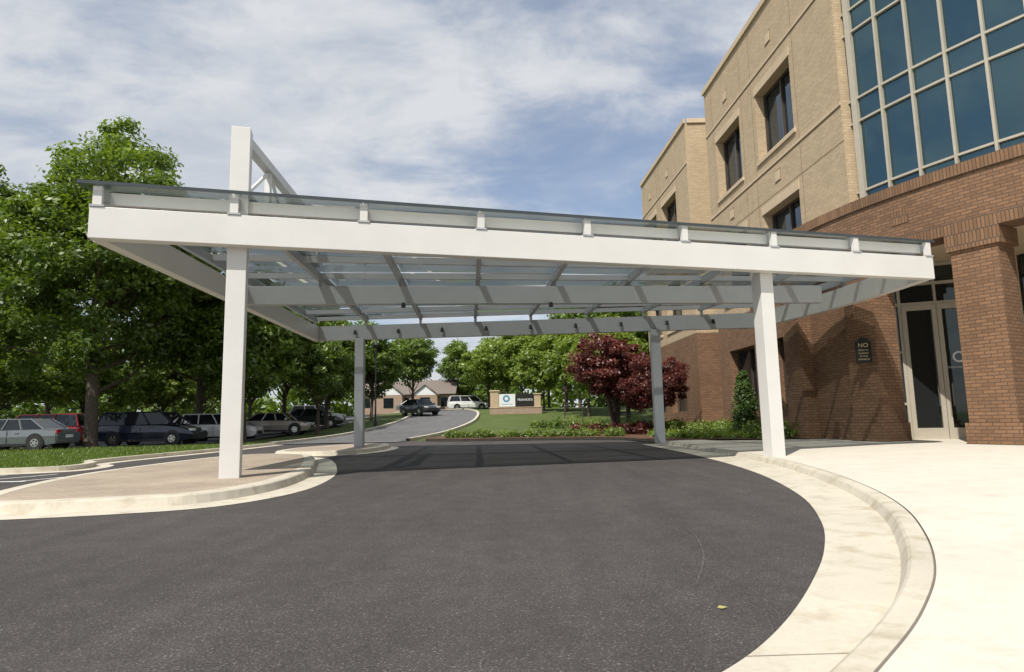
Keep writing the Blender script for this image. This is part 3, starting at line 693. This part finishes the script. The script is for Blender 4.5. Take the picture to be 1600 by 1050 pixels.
# ------------------------------------------------------------ vehicles
def carpaint(name,c,metal=.3):
    m,nt,bs=newmat(name); bs.inputs['Base Color'].default_value=(*c,1); bs.inputs['Metallic'].default_value=metal; bs.inputs['Roughness'].default_value=.3; bs.inputs['Coat Weight'].default_value=.8
    n=noise(nt,2,2); bump(nt,bs,n,.03,.01); return m
def car(name,x,y,z,rz,paint,kind='sedan',sc=1.18):
    K={'sedan':dict(L=4.7,W=1.82,H=1.45,belt=.93,prof=[(-2.35,.45,.78),(-2.28,.3,.93),(-1.7,.22,.98),(-.6,.2,.97),(.9,.2,.95),(1.75,.22,.86),(2.2,.28,.74),(2.35,.4,.6)],gh=[(-1.75,-1.0,.55,1.12)],wb=(-1.4,1.4)),
       'van':dict(L=5.1,W=1.98,H=1.75,belt=1.08,prof=[(-2.55,.45,1.0),(-2.5,.3,1.08),(-1.7,.22,1.1),(-.6,.2,1.09),(1.0,.2,1.06),(1.75,.22,.98),(2.35,.28,.82),(2.55,.42,.65)],gh=[(-2.45,-2.2,.75,1.6)],wb=(-1.5,1.55)),
       'suv':dict(L=4.6,W=1.86,H=1.66,belt=1.05,prof=[(-2.3,.45,.95),(-2.25,.3,1.04),(-1.6,.24,1.06),(-.6,.22,1.05),(.9,.22,1.03),(1.6,.24,.98),(2.15,.3,.86),(2.3,.42,.7)],gh=[(-2.2,-1.85,.45,1.15)],wb=(-1.35,1.4))}[kind]
    b=MB(); hw=K['W']/2; P_=paint
    secs=[]
    for i,(sx,zb,zt) in enumerate(K['prof']):
        e_=1 if 0<i<len(K['prof'])-1 else .86
        if i in (1,len(K['prof'])-2): e_=.95
        w=hw*e_; m_=zb+(zt-zb)*.55
        secs.append([(sx,-w*.94,zb),(sx,-w,m_),(sx,-w*.95,zt-.05),(sx,-w*.8,zt),(sx,w*.8,zt),(sx,w*.95,zt-.05),(sx,w,m_),(sx,w*.94,zb)])
    for a,c in zip(secs[:-1],secs[1:]):
        for k in range(8): b.face([a[k],a[(k+1)%8],c[(k+1)%8],c[k]],P_)
    b.face(secs[0],P_); b.face(secs[-1][::-1],P_)
    g0,g1,g2,g3=K['gh'][0]; zb=K['belt']; zt=K['H']; wb_=hw*.9; wt=hw*.72
    Bq=[(g0,-wb_,zb),(g3,-wb_,zb),(g3,wb_,zb),(g0,wb_,zb)]; Tq=[(g1,-wt,zt-.03),(g2,-wt,zt-.03),(g2,wt,zt-.03),(g1,wt,zt-.03)]
    for k in range(4): b.face([Bq[k],Bq[(k+1)%4],Tq[(k+1)%4],Tq[k]],'carglass')
    T2=[(g1+.12,-wt*.88,zt),(g2-.15,-wt*.88,zt),(g2-.15,wt*.88,zt),(g1+.12,wt*.88,zt)]
    b.face(T2,P_)
    for k in range(4): b.face([Tq[k],Tq[(k+1)%4],T2[(k+1)%4],T2[k]],P_)
    for sgn in (-1,1):
        for t in (0,.36,.68,1):
            xb=g0+(g3-g0)*t; xt=g1+(g2-g1)*t; a=Vector((xb,sgn*(wb_+.006),zb)); c=Vector((xt,sgn*(wt+.006),zt-.02)); b.cyl(a,c,.045,.04,5,P_)
        b.cyl((g1,sgn*wt,zt-.03),(g2,sgn*wt,zt-.03),.035,.035,5,P_)
        b.cbox((g3-.25,sgn*(hw+.08),zb+.08),(.14,.2,.13),P_); b.cbox((0,sgn*(hw*.965),.27),(K['wb'][1]-K['wb'][0]-.75,.05,.1),'black')
        for xx in (-.55,.45): b.cbox((xx,sgn*(hw*.985),zb-.14),(.2,.05,.03),P_)
        for xx in (-.1,): b.cbox((xx,sgn*(hw-.003),.62),(.012,.02,.6),'black')
        for wx in K['wb']:
            r_=.34
            b.cyl((wx,sgn*(hw-.25),r_+.03),(wx,sgn*(hw+.004),r_+.03),r_+.07,r_+.07,20,'black')
            b.cyl((wx,sgn*(hw-.22),r_),(wx,sgn*(hw+.015),r_),r_,r_-.02,20,'tyre'); b.cyl((wx,sgn*(hw),r_),(wx,sgn*(hw+.022),r_),.2,.19,12,'chrome')
            for q in range(5):
                a_=q*1.2566; b.cyl((wx+.12*math.cos(a_),sgn*(hw+.02),r_+.12*math.sin(a_)),(wx+.12*math.cos(a_),sgn*(hw+.026),r_+.12*math.sin(a_)),.045,.045,6,'black')
        b.cbox((K['L']/2-.12,sgn*hw*.68,.7 if kind=='sedan' else .78),(.2,.34,.13),'lightlens'); b.cbox((-K['L']/2+.07,sgn*hw*.74,.82 if kind=='sedan' else .95),(.12,.3,.16),'redlight')
    b.cbox((K['L']/2-.02,0,.5),(.06,1.1,.2),'black'); b.cbox((-K['L']/2+.02,0,.62),(.05,.5,.14),'signwhite')
    o=b.build(name); o.location=(x,y,z); o.rotation_euler=(0,0,rz); o.scale=(sc,)*3; return o
pr=carpaint('paint_red',(.40,.018,.018)); pbk=carpaint('paint_navy',(.012,.018,.04)); pw=carpaint('paint_white',(.75,.75,.75),0); ps=carpaint('paint_silver',(.45,.40,.35)); pg=carpaint('paint_grey',(.16,.18,.19)); pd=carpaint('paint_dark',(.03,.032,.035))
car('parked_minivan',-22.6,40.4,.02,0,pbk,'van'); car('parked_minivan',-30.2,41.5,.02,math.pi,pr,'van'); car('parked_suv',-20.9,46,.02,0.1,pw,'suv')
car('parked_sedan',-27.4,35.8,.02,math.pi,pg,'sedan'); car('parked_sedan',-18.6,50.5,gz(-18.6,50.5)+.05,.1,ps,'sedan'); car('parked_sedan',-18.3,58.5,gz(-18.3,58.5)+.05,.2,pd,'sedan'); car('parked_sedan',-19.5,64,gz(-19.5,64)+.05,.3,pg,'suv')
car('parked_sedan',-36,46,.02,0,pd,'sedan'); car('parked_suv',-42,46,.02,0,pg,'suv')
car('road_sedan',-10.2,70,gz(-10.2,70)+.06,-.9,pd,'sedan'); car('white_van',-6.6,94,gz(-6.6,94)+.02,.2,pw,'van')
car('parked_sedan',-14.6,96,gz(-14.6,96)+.05,0,pg,'sedan')

# ------------------------------------------------------------ lamp, sign, house
b=MB(); x,y=-11.9,55.5; z=gz(x,y)-.05
b.cyl((x,y,z),(x,y,z+.6),.16,.13,10,'black'); b.cyl((x,y,z+.6),(x,y,z+7),.08,.055,10,'black'); b.cyl((x,y,z+7),(x,y,z+7.2),.12,.22,10,'black'); b.cyl((x,y,z+7.2),(x,y,z+7.5),.24,.1,10,'black'); b.cyl((x,y,z+7.5),(x,y,z+7.65),.05,.02,8,'black')
b.build('street_lamp')
b=MB(); x,y=5.3,66; z=gz(x,y)-.05; b.cyl((x,y,z),(x,y,z+3),.035,.035,6,'bronze'); b.cbox((x,y-.05,z+2.75),(.45,.03,.6),'bronze'); b.build('traffic_sign')
b=MB(); 
for xx,yy in ((3.4,43),(4.7,44)): b.cyl((xx,yy,gz(xx,yy)-.1),(xx,yy,gz(xx,yy)+1.9),.035,.03,6,'bronze')
b.build('tree_stakes')
sg=empty('monument_sign'); b=MB(); x,y=.25,70; z=gz(x,y)-.05
b.cbox((x,y,z+.35),(5.6,1.0,.7),'siding'); b.cbox((x-2.3,y,z+1.5),(.9,.9,2.0),'tan'); b.cbox((x+2.35,y,z+1.3),(.7,.8,1.6),'tan')
b.cbox((x-2.3,y,z+2.55),(1.1,1.1,.12),'tanstone'); b.cbox((x+2.35,y,z+2.15),(.9,1,.1),'tanstone'); b.cbox((x,y+.1,z+1.35),(3.8,.5,1.5),'tan'); b.cbox((x,y,z+.73),(5.8,1.1,.06),'tanstone')
b.cbox((x-.95,y-.25,z+1.5),(1.8,.2,1.35),'signwhite'); b.cbox((x+1.02,y-.25,z+1.5),(1.95,.2,1.35),'plaque')
for k in range(24):
    a0=2*math.pi*k/24;a1=2*math.pi*(k+1)/24; cc=Vector((x-1.0,y-.354,z+1.68)); f_=lambda r,a:cc+Vector((r*math.cos(a),0,r*math.sin(a)))
    b.face([f_(.2,a0),f_(.38,a0),f_(.38,a1),f_(.2,a1)],'signblue')
b.build('sign_body',sg)
text("FRANKIE'S",.36,(x+1.02,y-.36,z+1.52),(0,-1,0),'signwhite',sg); text("Corporate Center",.17,(x-.95,y-.36,z+1.08),(0,-1,0),'signblue',sg)
hs=empty('brick_house'); b=MB()
def gable(x,y,z,w,d,h,rh,ax=0):
    b.cbox((x,y,z+h/2),(w,d,h),'siding')
    if ax==0:
        A_=[(x-w/2-.4,y-d/2-.4,z+h),(x+w/2+.4,y-d/2-.4,z+h),(x+w/2+.4,y,z+h+rh),(x-w/2-.4,y,z+h+rh)]; B2=[(x-w/2-.4,y+d/2+.4,z+h),(x+w/2+.4,y+d/2+.4,z+h),(x+w/2+.4,y,z+h+rh),(x-w/2-.4,y,z+h+rh)]
        b.face(A_,'roof'); b.face(B2,'roof')
        for s in (-1,1): b.face([(x+s*w/2,y-d/2,z+h),(x+s*w/2,y+d/2,z+h),(x+s*w/2,y,z+h+rh)],'siding')
    else:
        for s in (-1,1): b.face([(x+s*(w/2+.3),y-d/2-.3,z+h-.1),(x+s*(w/2+.3),y+d/2,z+h-.1),(x,y+d/2,z+h+rh),(x,y-d/2-.3,z+h+rh)],'roof')
        b.face([(x-w/2,y-d/2-.01,z+h),(x+w/2,y-d/2-.01,z+h),(x,y-d/2-.01,z+h+rh*.97)],'signwhite')
gable(-18,112,2.4,16,9,3.2,2.6); gable(-20.5,107,2.4,4.5,3,3.1,1.9,1); gable(-14.5,107,2.4,4,3,3,1.7,1)
for xx in (-24.5,-18,-16.5,-11.5): b.cbox((xx,107.48,4.3),(1.1,.08,1.5),'winglass'); 
for xx in (-20.5,-14.5): b.cbox((xx,105.47,4.2),(1.6,.08,1.6),'winglass')
b.build('house_body',hs)

# ------------------------------------------------------------ light
az=math.radians(180+30); el=math.radians(52)
sdir=Vector((math.sin(az)*math.cos(el),math.cos(az)*math.cos(el),math.sin(el)))
ld=bpy.data.lights.new('sun','SUN'); ld.energy=4.9; ld.angle=math.radians(.5); ld.color=(1,.945,.86)
lo=bpy.data.objects.new('sun',ld); COL.objects.link(lo); lo.rotation_euler=sdir.to_track_quat('Z','Y').to_euler(); lo.location=(0,0,40)
w=bpy.data.worlds.new('World'); bpy.context.scene.world=w; w.use_nodes=True; nt=w.node_tree; bg=nt.nodes['Background']
sky=nt.nodes.new('ShaderNodeTexSky'); sky.sky_type='NISHITA'; sky.sun_disc=False; sky.sun_elevation=el; sky.sun_rotation=az; sky.air_density=1.0; sky.dust_density=1.2; sky.ozone_density=1.2
tc=nt.nodes.new('ShaderNodeTexCoord'); sx=nt.nodes.new('ShaderNodeSeparateXYZ'); nt.links.new(tc.outputs['Generated'],sx.inputs[0])
def math_(op,a,b_=None,clamp=False):
    n=nt.nodes.new('ShaderNodeMath'); n.operation=op; n.use_clamp=clamp
    for i,v in enumerate((a,b_)):
        if v is None: continue
        if isinstance(v,(int,float)): n.inputs[i].default_value=v
        else: nt.links.new(v,n.inputs[i])
    return n.outputs[0]
zz=math_('ADD',math_('MAXIMUM',sx.outputs[2],0),.2)
cx=math_('DIVIDE',sx.outputs[0],zz); cy=math_('DIVIDE',sx.outputs[1],zz)
cv=nt.nodes.new('ShaderNodeCombineXYZ'); nt.links.new(cx,cv.inputs[0]); nt.links.new(math_('MULTIPLY',cy,1.4),cv.inputs[1])
rot=nt.nodes.new('ShaderNodeMapping'); rot.inputs['Rotation'].default_value=(0,0,.35); rot.inputs['Location'].default_value=(3.1,1.7,0); nt.links.new(cv.outputs[0],rot.inputs[0])
n1=N(nt,'ShaderNodeTexNoise',Scale=.9,Detail=8.,Roughness=.52,Distortion=.2); nt.links.new(rot.outputs[0],n1.inputs['Vector'])
n2=N(nt,'ShaderNodeTexNoise',Scale=2.8,Detail=9.,Roughness=.6,Distortion=.3); nt.links.new(rot.outputs[0],n2.inputs['Vector'])
fac=math_('ADD',math_('MULTIPLY',n1.outputs[0],.65),math_('MULTIPLY',n2.outputs[0],.35))
mr=nt.nodes.new('ShaderNodeMapRange'); mr.interpolation_type='SMOOTHSTEP'; mr.inputs[1].default_value=.37; mr.inputs[2].default_value=.54; mr.inputs[3].default_value=.30; mr.inputs[4].default_value=.95; nt.links.new(fac,mr.inputs[0])
skc=mixc(nt,sky.outputs[0],(1.25,1.3,1.35),1,'MULTIPLY')
cshade=ramp(nt,n2.outputs[0],[(.36,(5.0,5.5,6.3)),(.60,(7.2,7.35,7.6))])
mx=mixc(nt,skc,cshade,mr.outputs[0])
nt.links.new(mx,bg.inputs[0]); bg.inputs[1].default_value=.103

# ------------------------------------------------------------ camera
t=math.atan(.130); rr=math.radians(-1.2)
cd=bpy.data.cameras.new('camera'); c=bpy.data.objects.new('camera',cd); COL.objects.link(c)
c.matrix_world=Matrix.Translation((0,0,1.15))@Matrix.Rotation(math.pi/2+t,4,'X')@Matrix.Rotation(rr,4,'Z')
cd.lens=22.5; cd.clip_end=4000; cd.clip_start=.05; bpy.context.scene.camera=c
sc=bpy.context.scene; sc.view_settings.view_transform='Standard'; sc.view_settings.look='None'; sc.view_settings.exposure=0
